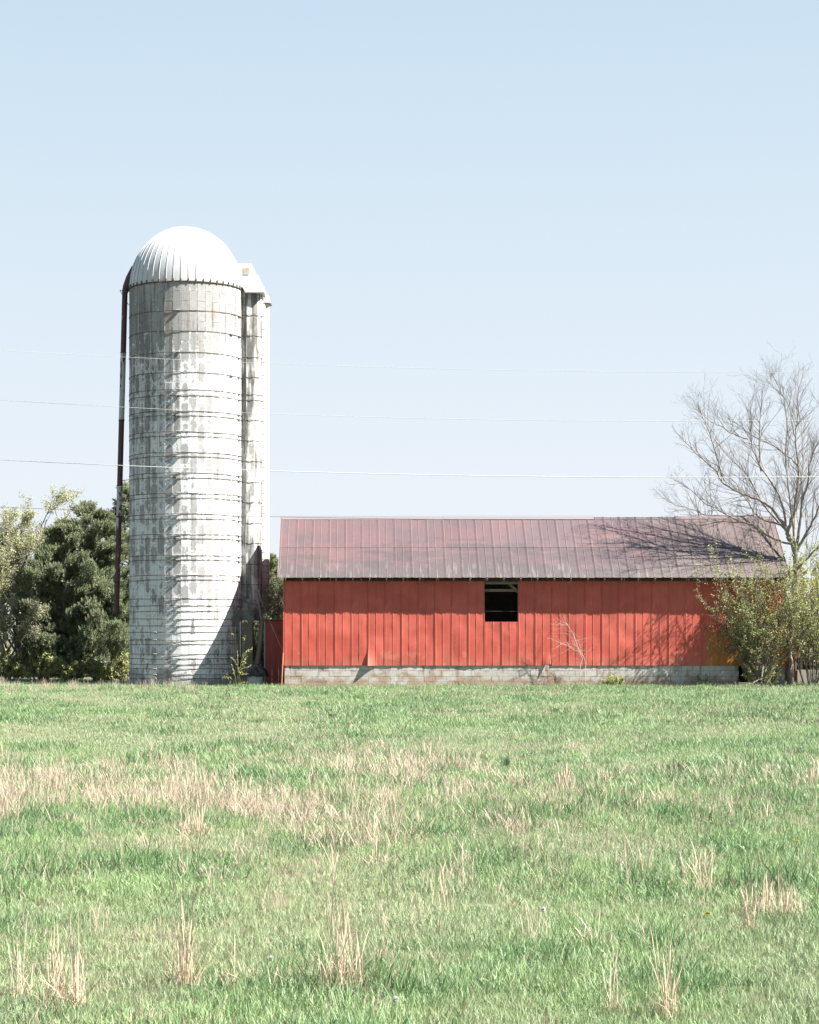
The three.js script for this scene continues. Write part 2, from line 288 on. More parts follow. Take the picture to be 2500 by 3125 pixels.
// ---------------------------------------------------------------- silo
const SX = -6.36, SZ = -78.1, SR = 2.12, SH = 14.95, NC = 44, SROW = .7475;
const silo = thing('silo', 'tall concrete stave silo with peeling whitewash, iron hoops and white dome', 'silo', V(SX, 0, SZ));
{
  const rng = rngOf(23);
  const siloTex = texture(2048, 2048, (u, v) => {
    const col = u * NC, c = Math.floor(col), fx = col - c, y = v * SH, off = c % 2 ? SROW / 2 : 0, yy = (y + off) / SROW, r = Math.floor(yy), fy = yy - r;
    const dx = Math.min(fx, 1 - fx) * .303, dy = Math.min(fy, 1 - fy) * SROW, e = Math.min(dx, dy * .8);
    const h1 = hash(c, r, 1), h2 = hash(c, r, 2), X = u * 13.3;
    const th = ((u * 360 + 180) % 360) - 180;                       // bearing, 0 = towards the field
    const f = fbm(X * 16, y * 16, 101, 2), p = fbm(X * 3.2, y * 3.0, 103, 4), q = fbm(X * 20 + h1 * 40, y * 13, 105, 3), streak = fbm(X * 15, y * .6, 107, 4), broad = fbm(X * .8, y * .35, 109, 3);
    const grey = mul(mix([.42, .414, .408], [.345, .345, .345], h2 * .7 + .3 * p), .84 + .32 * f);
    const white = mul([.83, .84, .85], .90 + .2 * f);
    const dust = fbm(X * 26, y * 20, 119, 2);
    let cover = .80 * Math.exp(-dx / (.026 + .03 * h2)) + .62 * Math.exp(-dy / .055) + (p - .5) * .55 + (q - .5) * .85 + (dust - .5) * .4 + (h1 - .52) * .70 - .04 - .85 * smooth(11.6, 13.7, y + (p - .5) * 3);
    cover += .30 * smooth(5.5, .8, y);
    const w = smooth(.04, .36, cover) * .94;
    let k = mix(grey, white, w);
    // black mildew running down in streaks; extra on the unlit side paints in shade
    const away = smooth(10, -45, th) * smooth(-175, -120, th);
    const m = smooth(.50, .62, streak * .62 + broad * .30 + p * .12 - .09 + .16 * away * smooth(5.5, 10.5, y) + .02 * away);
    k = mix(k, mul([.095, .098, .092], .7 + .6 * q), m * (.52 - .26 * w));
    const damp = smooth(.52, .68, fbm(X * 2.3, y * 2.2, 113) + .22 * smooth(.9, .15, y)); k = mix(k, mul([.13, .125, .115], .7 + .6 * f), damp * .5 * smooth(1.6, .4, y));
    const rust = smooth(.66, .76, fbm(X * 6, y * .8, 115, 3)) * smooth(11.8, 13.6, y); k = mix(k, [.30, .19, .13], rust * .5);
    return k;
  });
  const staveMat = new THREE.MeshStandardMaterial({ map: siloTex, roughness: .95 });
  const sw = 2 * SR * Math.tan(Math.PI / NC);
  const toCam = Math.atan2(0 - SX, 0 - SZ), rest = [];
  part('core', new THREE.CylinderGeometry(SR - .016, SR - .016, SH - .01, 88, 1, true).translate(0, SH / 2, 0), mat(.40, .39, .37, 1), silo);
  for (let c = 0; c < NC; c++) {
    const th = (c + .5) / NC * Math.PI * 2; let away = Math.abs(((th - toCam + Math.PI * 3) % (Math.PI * 2)) - Math.PI);
    const near = away < 7.05 / NC * Math.PI * 2;
    let y = c % 2 ? -SROW / 2 : 0;
    while (y < SH - .02) {
      const a = Math.max(0, y), b = Math.min(SH, y + SROW); y += SROW;
      const h = b - a - .007, cy = (a + b) / 2, w = sw - .006;
      const g = blockGeo(w, h, .05, .006, (X, Y) => [(c + .5 + X / sw) / NC, (Y + cy) / SH]);
      const R = SR + (hash(c, Math.round(cy * 7), 9) - .5) * .010;
      if (near) { const o = part('stave', g, staveMat, silo); o.position.set(Math.sin(th) * R, cy, Math.cos(th) * R); o.rotation.y = th; }
      else { g.rotateY(th); g.translate(Math.sin(th) * R, cy, Math.cos(th) * R); rest.push(g); }
    }
  }
  part('side_and_rear_staves', mergeGeometries(rest), staveMat, silo, 'stuff');

  // hoops, each with its cast lugs
  const iron = new THREE.MeshStandardMaterial({ color: new THREE.Color().setRGB(.060, .040, .030), roughness: .75 });
  const lugMat = mat(.30, .285, .27, .8);
  const hoopY = [946.5, 1009, 1075, 1136, 1189, 1206, 1254, 1267, 1317, 1330, 1380, 1393, 1443, 1457, 1505, 1519, 1568, 1582, 1630, 1643, 1695, 1708, 1755, 1770, 1827, 1848, 1866, 1888, 1909, 1929, 1954, 1966, 1996, 2011, 2028, 2042, 2059, 2072];
  const lug = new THREE.CapsuleGeometry(.028, .12, 3, 8).rotateZ(Math.PI / 2);
  hoopY.forEach((py, i) => {
    const y = EYE + (HORIZON - py) / F * (75.98), g = new THREE.TorusGeometry(SR + .016, .0085, 5, 96).rotateX(Math.PI / 2), p = g.attributes.position;
    for (let k = 0; k < p.count; k++) { const a = Math.atan2(p.getX(k), p.getZ(k)); p.setY(k, p.getY(k) + (noise(a * 2 + 20, i * 3.7, 117) - .5) * .035); }
    const o = part('hoop', g, iron, silo); o.position.y = y;
    for (const deg of py > 1860 ? [-27 + (hash(i, 1) < .3 ? 24 : 0), 130] : py > 1185 ? [-3, 74] : [-3 + 60 * (i % 2), 74]) { const l = part('lug', lug, lugMat, o), a = deg * Math.PI / 180; l.position.set(Math.sin(a) * (SR + .045), (noise(a * 2 + 20, i * 3.7, 117) - .5) * .035, Math.cos(a) * (SR + .045)); l.rotation.y = a; }
  });

  // dome of ribbed white sheets
  const dome = new THREE.Group(); dome.name = 'dome'; dome.position.y = SH; silo.add(dome);
  const NR = 48, DR = SR + .012, DH = 2.36, white = new THREE.MeshStandardMaterial({ color: new THREE.Color().setRGB(.36, .365, .37), roughness: .42, side: THREE.DoubleSide }), hoodMat = mat(.80, .80, .80, .5);
  const prof = t => { const a = t * Math.PI / 2; return [Math.cos(a) * DR, Math.sin(a) * DH]; };
  const seg = 14, pp = [], pi = [], half = Math.PI / NR, an = [-half, -half + .004, -half * .55, 0, half * .55, half - .004, half];
  for (let j = 0; j <= seg; j++) { const [r, y] = prof(Math.pow(j / seg, 1) * .955); for (let k = 0; k < an.length; k++) { const edge = k === 0 || k === an.length - 1 ? 0 : .0, R = r - edge; pp.push(Math.sin(an[k]) * R, y, Math.cos(an[k]) * R); } }
  for (let j = 0; j < seg; j++) for (let k = 0; k < an.length - 1; k++) { const a = j * an.length + k, b = a + 1, c = a + an.length, d = c + 1; pi.push(a, b, d, a, d, c); }
  const panel = new THREE.BufferGeometry(); panel.setAttribute('position', new THREE.Float32BufferAttribute(pp, 3)); panel.setIndex(pi); panel.computeVertexNormals();
  const ribL = new Limbs(); { const pts = [], rad = []; for (let j = 0; j <= seg; j++) { const [r, y] = prof(j / seg * .955); pts.push(V(0, y, r + .007)); rad.push(.013); } ribL.tube(pts, rad, 5); }
  const rib = ribL.geo(), clip = boxAt(.035, .14, .03, 0, .01, DR + .028), clipMat = mat(.10, .075, .06, .8);
  for (let k = 0; k < NR; k++) {
    const a = k / NR * Math.PI * 2;
    part('dome_panel', panel, white, dome).rotation.y = a + half; part('rib', rib, white, dome).rotation.y = a; part('clip', clip, clipMat, dome).rotation.y = a;
  }
  part('cap', new THREE.LatheGeometry([[.001, .06], [.1, .055], [.2, .03], [.24, -.02], [.24, -.06]].map(p => new THREE.Vector2(...p)), 28).translate(0, DH - .02, 0), mat(.5, .5, .52, .5), dome);
  part('base_ring', new THREE.TorusGeometry(DR + .012, .02, 6, 96).rotateX(Math.PI / 2).translate(0, -.03, 0), iron, dome);

  // concrete unloading chute up the right-hand side, with its sloping white hood
  const place = (px, py, d) => P(px, py, d).sub(V(SX, 0, SZ));
  const CRx = 2.40, CRz = -.25, CR = .46, CB = 2.47, CT = place(0, 884, 78.3).y;
  const chuteTex = texture(512, 1024, (u, v) => {
    const X = u * 2.9, y = v * 12.5, f = fbm(X * 16, y * 16, 121, 2), p = fbm(X * 4, y * 2.2, 123), s = fbm(X * 8, y * .7, 125, 4);
    let c = mix(mul([.42, .41, .395], .8 + .4 * f), mul([.68, .67, .65], .85 + .3 * f), smooth(.44, .54, p));
    c = mix(c, mul([.085, .085, .075], .7 + .6 * f), smooth(.52, .64, s + .05 * smooth(8, 11, y)) * .75); return c;
  });
  const chuteMat = new THREE.MeshStandardMaterial({ map: chuteTex, roughness: .95 });
  for (let k = 0; k < 10; k++) {
    const th = k / 10 * Math.PI * 2 + .1, w = 2 * CR * Math.tan(Math.PI / 10) - .006;
    const g = blockGeo(w, CT - CB, .05, .006, (X, Y) => [(k + .5 + X / w) / 10, (Y + (CT - CB) / 2) / 12.5]);
    const o = part('chute_stave', g, chuteMat, silo); o.position.set(CRx + Math.sin(th) * CR, (CT + CB) / 2, CRz + Math.cos(th) * CR); o.rotation.y = th;
  }
  hoopY.filter((py, i) => py < 1800 && (py < 1200 || i % 2 === 1)).forEach((py, i) => { const g = new THREE.TorusGeometry(CR + .02, .0085, 5, 36).rotateX(Math.PI / 2); const o = part('chute_hoop', g, iron, silo); o.position.set(CRx, EYE + (HORIZON - py - 14) / F * 77.8, CRz); });
  function hood(pxs, d0, d1, name) {                 // outline measured on the near face, then given its depth
    const s = new THREE.Shape(); pxs.forEach(([x, y], i) => { const q = place(x, y, d0); i ? s.lineTo(q.x, q.y) : s.moveTo(q.x, q.y); });
    const g = new THREE.ExtrudeGeometry(s, { depth: d1 - d0, bevelEnabled: true, bevelSize: .012, bevelThickness: .012, bevelSegments: 1 }); g.translate(0, 0, -d1 - SZ);
    return part(name, g, hoodMat, silo);
  }
  const h1 = hood([[716, 806], [767, 806.5], [806, 892], [749, 892], [741, 877], [722, 872]], 77.75, 78.85, 'chute_hood');
  const plate = boxAt(.21, .26, .006, 0, 0, 0); { const q = place(751, 828, 77.73); plate.translate(q.x, q.y, q.z); }
  part('label_plate', plate, new THREE.MeshStandardMaterial({ roughness: .6, map: texture(32, 32, (u, v) => { const n = fbm(u * 6, v * 6, 131); return v > .5 && u > .3 + n * .3 ? [.62, .48, .25] : n > .5 ? [.58, .55, .52] : [.56, .45, .40]; }) }), h1);
  // second, ringed metal chute just behind it
  const mx = (796 - CX) / F * 79.2 - SX, mz = -79.2 - SZ, mr = .335, mb = EYE + (HORIZON - 1868) / F * 79.2, mt = EYE + (HORIZON - 905) / F * 79.2, sheetW = mat(.66, .66, .65, .55);
  part('metal_chute', new THREE.CylinderGeometry(mr, mr, mt - mb, 24, 1, true).translate(mx, (mt + mb) / 2, mz), sheetW, silo);
  const nRing = Math.round((mt - mb) / .252);
  for (let k = 0; k <= nRing; k++) part('chute_ring', new THREE.TorusGeometry(mr + .003, .009, 4, 24).rotateX(Math.PI / 2).translate(mx, lerp(mb + .02, mt - .05, k / nRing), mz), mat(.26, .25, .25, .7), silo);
  hood([[770, 842], [787, 842], [827, 924], [790, 924]], 78.9, 79.7, 'chute_hood');
  part('chute_bracket', boxAt(.5, .04, .04, mx - .35, 4.2, mz + .2, 0, -.5), iron, silo);
  part('chute_bracket', boxAt(.5, .04, .04, mx - .35, 10.2, mz + .2, 0, -.5), iron, silo);

  // feed doorway at the foot of the chute, with its little tiled hood
  const dark = mat(.24, .21, .175, .95), moss = mat(.17, .20, .185, .9);
  const b0 = place(739, 2097, 77.3), b1 = place(771, 1897, 77.3);
  for (let k = 0; k < 4; k++) { const w = (b1.x - b0.x) / 4; part('doorway_board', boxAt(w - .006, 2.36, .03, b0.x + w * (k + .5), 1.18, b0.z + (k % 2) * .006), dark, silo); }
  part('doorway_side', boxAt(.03, 2.36, 1.0, b1.x - .02, 1.18, b0.z - .52), dark, silo);
  const tl = place(714, 1897, 76.9), tm = place(738, 1861, 76.9), tr = place(771, 1900, 76.9);
  for (const [a, b] of [[tl, tm], [tr, tm]]) for (let k = 0; k < 3; k++) { const p0 = a.clone().lerp(b, k / 3), p1 = a.clone().lerp(b, (k + 1) / 3); for (const p of [p0, p1]) p.z -= .0; part('hood_tile', bar(p0, p1, .30, .05).translate(0, k * .008, -.1), moss, silo); }
  part('standpipe', new THREE.CylinderGeometry(.028, .028, 1.35, 8).translate(place(734, 0, 76.6).x, 1.75, -76.6 - SZ), mat(.42, .44, .44, .6), silo);

  // filling pipe up the left-hand side: painted sections worn through to bare zinc
  const pipe = new THREE.Group(); pipe.name = 'fill_pipe'; silo.add(pipe);
  const pd = 77.95, line = py => place(lerp(381.5, 355.5, (py - 890) / (1872 - 890)), py, pd);
  const worn = (base, over, bias, seed) => new THREE.MeshStandardMaterial({ roughness: .65, map: texture(64, 256, (u, v) => { const n = fbm(u * 5, v * 12, seed, 4), s = fbm(u * 9, v * 2, seed + 3, 3); return mix(mul(base, .8 + .4 * s), over, smooth(.5, .6, n * .6 + s * .4 + bias)); }) });
  const maroon = [.085, .030, .033], bare = [.50, .50, .52];
  [[888, 1076, -.2], [1076, 1282, .12], [1282, 1482, -.3], [1482, 1576, .15], [1576, 1776, -.05], [1776, 1872, -.3]].forEach(([a, b, bias], i) => {
    const p0 = line(a), p1 = line(b), g = new THREE.CylinderGeometry(.105, .105, p0.distanceTo(p1), 18, 1, i === 5); g.applyQuaternion(new THREE.Quaternion().setFromUnitVectors(UP, p0.clone().sub(p1).normalize())); const c = p0.clone().lerp(p1, .5); g.translate(c.x, c.y, c.z);
    part('pipe_section', g, worn(maroon, bare, bias, 140 + i * 5), pipe);
    part('collar', new THREE.TorusGeometry(.112, .014, 6, 20).rotateX(Math.PI / 2).translate(p1.x, p1.y, p1.z), mat(.06, .03, .03, .8), pipe);
  });
  const eb = new Limbs(); eb.tube([place(436, 800, pd), place(412, 822, pd), place(397, 850, pd), place(386, 876, pd), place(381, 894, pd)], [.13, .17, .165, .14, .115], 14);
  part('elbow', eb.geo(), worn(maroon, bare, -.3, 177), pipe);
  const bk = new Limbs(); bk.tube([place(366, 886, pd - .1), place(395, 887, pd - .1)], [.012, .012], 5); bk.tube([place(366, 886, pd - .1), place(391, 928, pd - .1), place(399, 935, pd - .1)], [.012, .012, .012], 5); bk.tube([place(366, 1468, pd), place(400, 1463, pd)], [.012, .012], 5); bk.tube([place(359, 1776, pd), place(400, 1776, pd)], [.012, .012], 5);
  part('bracket', bk.geo(), mat(.05, .04, .04, .8), pipe);
}

// ---------------------------------------------------------------- sheds and clutter
{
  const s = thing('lean_to', 'red metal lean-to, colour darkened for the deep shade between silo and barn', 'shed', V(-3.31, 0, -77.2));
  const red = mat(.38, .068, .05, .7), zinc = mat(.30, .33, .36, .5);  // siding red darkened below the barn red, deep shade put into the colour
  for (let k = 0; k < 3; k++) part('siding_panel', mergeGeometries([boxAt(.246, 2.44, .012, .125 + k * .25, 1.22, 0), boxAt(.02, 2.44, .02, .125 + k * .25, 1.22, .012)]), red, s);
  part('corner_post', boxAt(.05, 2.44, .05, -.02, 1.22, .02), zinc, s);
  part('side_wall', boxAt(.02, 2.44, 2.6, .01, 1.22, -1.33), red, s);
  part('roof', boxAt(.86, .03, 2.8, .37, 2.47, -1.28), mat(.12, .09, .09, .8), s);
}
{
  const p0 = P(859, 2097, 74.6), t = thing('leaning_pole', 'thin rusty red pole leaning against the barn corner', 'pole', V(p0.x, 0, p0.z)), top = P(864.5, 1992, 74.9);
  const L = new Limbs(); L.tube([V(0, 0, 0), V(top.x - p0.x, top.y, top.z - p0.z)], [.028, .026], 8); part('shaft', L.geo(), mat(.42, .13, .06, .7), t);
  const c = new Limbs(); c.tube([V(.005, .36, -.03), V(.007, .40, -.035)], [.033, .033], 8); part('collar', c.geo(), mat(.2, .07, .04, .8), t);
}
{
  const p = P(780, 2097, 75.7), t = thing('water_tub', 'dented pale blue metal tub on the ground between silo and lean-to', 'tub', V(p.x, 0, p.z));
  const shape = [[.24, 0], [.275, .18], [.30, .36], [.315, .37], [.31, .385], [.285, .36], [.255, .04], [.001, .03]].map(q => new THREE.Vector2(...q));
  const g = new THREE.LatheGeometry(shape, 28), a = g.attributes.position; for (let k = 0; k < a.count; k++) { const an = Math.atan2(a.getX(k), a.getZ(k)), d = 1 + (noise(an * 2 + 9, a.getY(k) * 6, 7) - .5) * .07; a.setX(k, a.getX(k) * d); a.setZ(k, a.getZ(k) * d * .8); } g.computeVertexNormals();
  part('shell', g, mat(.42, .46, .52, .5), t);
  part('handle', new THREE.TorusGeometry(.06, .008, 5, 14, Math.PI).translate(0, .33, .25), mat(.2, .2, .2, .6), t);
  const h = new THREE.SphereGeometry(1, 40, 20, 0, Math.PI * 2, 0, Math.PI / 2), q = h.attributes.position;
  for (let k = 0; k < q.count; k++) { const x = q.getX(k), y = q.getY(k), z = q.getZ(k), an = Math.atan2(x, z), f = .75 + .5 * fbm(an * 2.2 + 8, y * 3, 203) + .16 * Math.sin(an * 7 + y * 5); q.setXYZ(k, x * .42 * f, .02 + y * .40 * (.8 + .5 * fbm(x * 2, z * 2, 205)), z * .33 * f); } h.computeVertexNormals();
  const tarp = part('black_tarp', h, mat(.018, .02, .02, .45), scene); tarp.position.set(p.x + .02, .35, p.z - .05); tag(tarp, 'crumpled black tarp heaped over the pale tub', 'tarp');
}
{
  const t = thing('open_shed', 'low dark open shed at the right edge behind the shrub', 'shed', V(P(2432, 0, 77).x, 0, -77));
  const dk = mat(.24, .205, .17, .95), conc = mat(.36, .32, .28, .95);
  part('low_wall', boxAt(3.4, .60, .22, 1.7, .30, 0), conc, t);
  for (let k = 0; k < 4; k++) part('post', boxAt(.11, 2.3, .11, .2 + k * 1.0, 1.15, -.22), dk, t);
  for (let k = 0; k < 14; k++) part('rear_board', boxAt(.245, 2.6, .03, .12 + k * .25, 1.3, -3.2 + (k % 2) * .01), dk, t);
  part('side_wall', boxAt(.04, 2.5, 3.2, -.03, 1.25, -1.6), dk, t); part('side_wall', boxAt(.04, 2.5, 3.2, 3.45, 1.25, -1.6), dk, t);
  part('roof', boxAt(3.8, .04, 4.0, 1.7, 2.62, -1.55, -.06), mat(.22, .14, .12, .7), t);
  part('hanging_sheet', bar(V(-.02, 1.05, .16), V(.20, 1.72, .14), .012, .20), mat(.42, .42, .44, .5), t);
  part('rusty_panel', boxAt(.9, .75, .02, 1.3, 2.0, .14), mat(.32, .11, .05, .8), t);
}
{
  const L = new Limbs(), a = P(766, 1745, 77.6), b = P(867, 1994, 75.02), pts = []; for (let k = 0; k <= 10; k++) { const p = a.clone().lerp(b, k / 10); p.y -= Math.sin(k / 10 * Math.PI) * .12; pts.push(p); }
  L.tube(pts, pts.map(() => .007), 4); tag(part('guy_wire', L.geo(), mat(.35, .33, .31, .6), scene), 'thin slack wire from the silo chute down to the barn corner', 'wire');
}
// overhead lines crossing in front of silo and barn
[['topmost thin pale overhead cable crossing the upper silo', .0045, [[0, 1069], [770, 1107], [2300, 1137]], [.8, .8, .8], 0],
 ['second overhead cable from the top, above the middle of the silo', .005, [[0, 1221], [770, 1260.5], [2300, 1284]], [.8, .8, .8], 1],
 ['thick white overhead cable, third from the top, above the barn roof', .0092, [[0, 1403.5], [1300, 1449], [2300, 1456.5]], [.9, .9, .9], 2],
 ['lowest overhead line, thin and dark, level with the barn ridge', .0055, [[0, 1547], [395, 1563.5], [850, 1577]], [.16, .16, .16], 3]].forEach(([label, r, q, c, n]) => {
  const [[x0, y0], [x1, y1], [x2, y2]] = q, pts = [];
  for (let px = -2200; px <= (n === 3 ? 5200 : 4800); px += 100) {
    const l0 = (px - x1) * (px - x2) / ((x0 - x1) * (x0 - x2)), l1 = (px - x0) * (px - x2) / ((x1 - x0) * (x1 - x2)), l2 = (px - x0) * (px - x1) / ((x2 - x0) * (x2 - x1));
    pts.push(P(px, y0 * l0 + y1 * l1 + y2 * l2, 56 - (px - 1000) * .0034));
  }
  const L = new Limbs(); L.tube(pts, pts.map(() => r), 6);
  tag(part(numbered('overhead_cable'), L.geo(), mat(...c, .5), scene), label, 'cable', 'overhead cables');
});

// ---------------------------------------------------------------- trees
const bark = mat(.23, .195, .165, .95), paleBark = mat(.33, .29, .245, .95), darkBark = bark;
{ // bare tree at the right end of the barn: limbs measured, twigs grown
  const rng = rngOf(301), D = 75.4, base = P(2413, 2097, D); base.y = 0;
  const t = thing('bare_tree', 'tall bare grey tree spreading over the right end of the barn roof', 'tree', base);
  const limbs = [ // [z bend at the end, r0, r1, points]
    [0, .17, .12, [[2413, 2100], [2409, 1985], [2414, 1900], [2428, 1800], [2432, 1740], [2428, 1690], [2421, 1662]]],
    [0, .115, .10, [[2421, 1662], [2408, 1640], [2403, 1622], [2396, 1604]]],
    [-.9, .095, .016, [[2396, 1604], [2368, 1565], [2345, 1540], [2301, 1517], [2253, 1495], [2211, 1466], [2195, 1431], [2148, 1393], [2109, 1348], [2080, 1318]]],
    [-.6, .045, .012, [[2211, 1466], [2192, 1402], [2173, 1326], [2154, 1275], [2138, 1227]]],
    [.7, .075, .013, [[2396, 1604], [2392, 1575], [2364, 1492], [2323, 1438], [2300, 1396], [2282, 1339], [2285, 1291], [2278, 1240]]],
    [.9, .045, .011, [[2323, 1438], [2312, 1339], [2310, 1275], [2310, 1200]]],
    [.5, .036, .010, [[2282, 1339], [2237, 1326], [2202, 1307], [2157, 1285], [2109, 1243]]],
    [.2, .10, .012, [[2403, 1622], [2412, 1596], [2422, 1562], [2431, 1498], [2435, 1419], [2425, 1332], [2431, 1275], [2431, 1208], [2447, 1140]]],
    [-.9, .045, .010, [[2435, 1419], [2400, 1385], [2358, 1352], [2310, 1329], [2269, 1291], [2235, 1270]]],
    [-.5, .034, .009, [[2425, 1332], [2406, 1227], [2361, 1173], [2338, 1140]]],
    [1.1, .085, .014, [[2428, 1690], [2434, 1630], [2441, 1578], [2441, 1530], [2454, 1482], [2460, 1419], [2476, 1371], [2500, 1323], [2530, 1250], [2540, 1200]]],
    [-1.1, .06, .012, [[2425, 1664], [2374, 1648], [2333, 1626], [2301, 1600], [2256, 1591], [2205, 1591], [2150, 1600], [2100, 1588]]],
    [.8, .06, .012, [[2396, 1604], [2340, 1590], [2301, 1572], [2282, 1545], [2255, 1505], [2225, 1470], [2190, 1450]]],
    [.4, .04, .009, [[2301, 1572], [2230, 1575], [2154, 1572], [2103, 1552], [2060, 1545], [2030, 1530]]],
    [-.3, .04, .009, [[2256, 1591], [2200, 1560], [2150, 1530], [2105, 1490], [2060, 1462]]],
    [.9, .10, .014, [[2421, 1700], [2452, 1640], [2475, 1590], [2493, 1540], [2510, 1450], [2540, 1350]]],
    [1.6, .07, .012, [[2432, 1740], [2470, 1690], [2520, 1640], [2570, 1560], [2610, 1450]]],
    [2.3, .06, .011, [[2424, 1670], [2405, 1560], [2380, 1440], [2370, 1300], [2350, 1200]]],
    [-2.3, .06, .011, [[2424, 1670], [2440, 1560], [2470, 1440], [2480, 1300], [2470, 1180]]],
    [-1.8, .05, .010, [[2403, 1622], [2340, 1540], [2300, 1450], [2240, 1380], [2200, 1300]]],
  ];
  const L = new Limbs(), tw = new Limbs();
  limbs.forEach(([bend, r0, r1, pts], li) => {
    const q = pts.map(([x, y], k) => { const f = k / (pts.length - 1), p = P(x, y, D); p.z += bend * f; p.sub(base); return p; });
    const curve = new THREE.CatmullRomCurve3(q), n = pts.length * 3, W = [], R = [];
    for (let k = 0; k <= n; k++) { const p = curve.getPoint(k / n); if (k && k < n) p.add(V(rng() - .5, rng() - .5, rng() - .5).multiplyScalar(.05)); W.push(p); R.push(lerp(r0, r1, Math.pow(k / n, .6)) * .8); }
    L.tube(W, R, 7);
    if (li < 2) return;
    const len = curve.getLength(), cnt = Math.round(len * 6.2);
    for (let c = 0; c < cnt; c++) {
      const f = .14 + .86 * (c + rng()) / cnt, k = Math.min(n - 1, Math.floor(f * n)), at = W[k].clone().lerp(W[k + 1], f * n - k), dir = W[k + 1].clone().sub(W[k]).normalize().multiplyScalar(.5).add(V(rng() - .5, (rng() - .35) * .8, rng() - .5).multiplyScalar(1.1));
      grow(tw, rng, at, dir, lerp(1.5, .7, f) * (.5 + rng()), Math.min(R[k] * .45, .0105), 2, { seg: 5, wander: .34, up: .04, rMin: .0024, kids: 3.2, spread: .45, ratio: .62, first: .2 });
    }
  });
  part('trunk_and_limbs', L.geo(), paleBark, t); part('twigs', tw.geo(), mat(.17, .14, .12, .95), t, 'stuff');
}
function leafScatter(rng, tips, n, spread, scale, colors) {
  const list = []; for (let k = 0; k < n; k++) { const [p, d] = tips[Math.floor(rng() * tips.length)], c = colors[Math.floor(rng() * colors.length)], v = .75 + .5 * rng(); list.push([p.clone().add(V(rng() - .5, rng() - .5, rng() - .5).multiplyScalar(spread)), randQ(rng), scale * (.6 + .8 * rng()), mul(c, v)]); } return list;
}
const freshGreen = [[.36, .375, .11], [.30, .335, .10], [.40, .41, .15], [.24, .28, .08]];
function shrub(name, label, px, depth, stems, h, reach, leaves, seed, group, leafSize = .055, aim = 0) {
  const rng = rngOf(seed), b = P(px, 0, depth); b.y = 0; const t = thing(name, label, 'shrub', b, group), L = new Limbs(), tips = [];
  for (let k = 0; k < stems; k++) {
    const a = rng() * Math.PI * 2, out = Math.pow(rng(), .6) * reach, len = h * (.5 + .5 * rng()), dir = V(Math.cos(a) * out / h + aim * (.3 + .7 * rng()) / h, 1, Math.sin(a) * out / h * .42);
    grow(L, rng, V(Math.cos(a) * .28 * rng(), -.02, Math.sin(a) * .25 * rng()), dir, len, .011 + .010 * rng(), 2, { seg: 8, wander: .18, up: -.02, rMin: .0035, kids: 9, spread: .38, ratio: .36, first: .18, leafLevel: 1 }, tips);
  }
  part('stems', L.geo(), bark, t);
  scatter('leaves', leafGeo(leafSize, leafSize * .5), leafMat(1, 1, 1, .5), leafScatter(rng, tips, leaves, .09, 1, freshGreen), t); return t;
}
shrub('leafing_shrub', 'large yellow-green leafing shrub in front of the barn\'s right end', 2318, 74.3, 38, 5.0, 2.5, 16000, 401, null, .066, -.1);
shrub('leafing_shrub', 'leafing shrub standing past the barn corner, cut by the right edge', 2478, 74.5, 22, 4.9, 2.0, 12000, 409, null, .066, .1);
shrub('low_brush', 'dark low brush tangled around the foot of the right-hand shrub', 2330, 74.2, 24, 1.0, .9, 4500, 415, null, .05);
shrub('green_weed_bush', 'small dense bright green bush against the block wall', 1875, 74.6, 30, .42, .25, 4200, 421, null, .05);
shrub('green_weed', 'tiny green weed at the shaded block wall left of the big shrub', 2143, 74.7, 6, .5, .1, 160, 427, null, .05);
shrub('brush', 'leafy grey-green brush seen between silo and lean-to', 792, 81, 26, 3.6, 1.0, 7000, 431, null, .06);
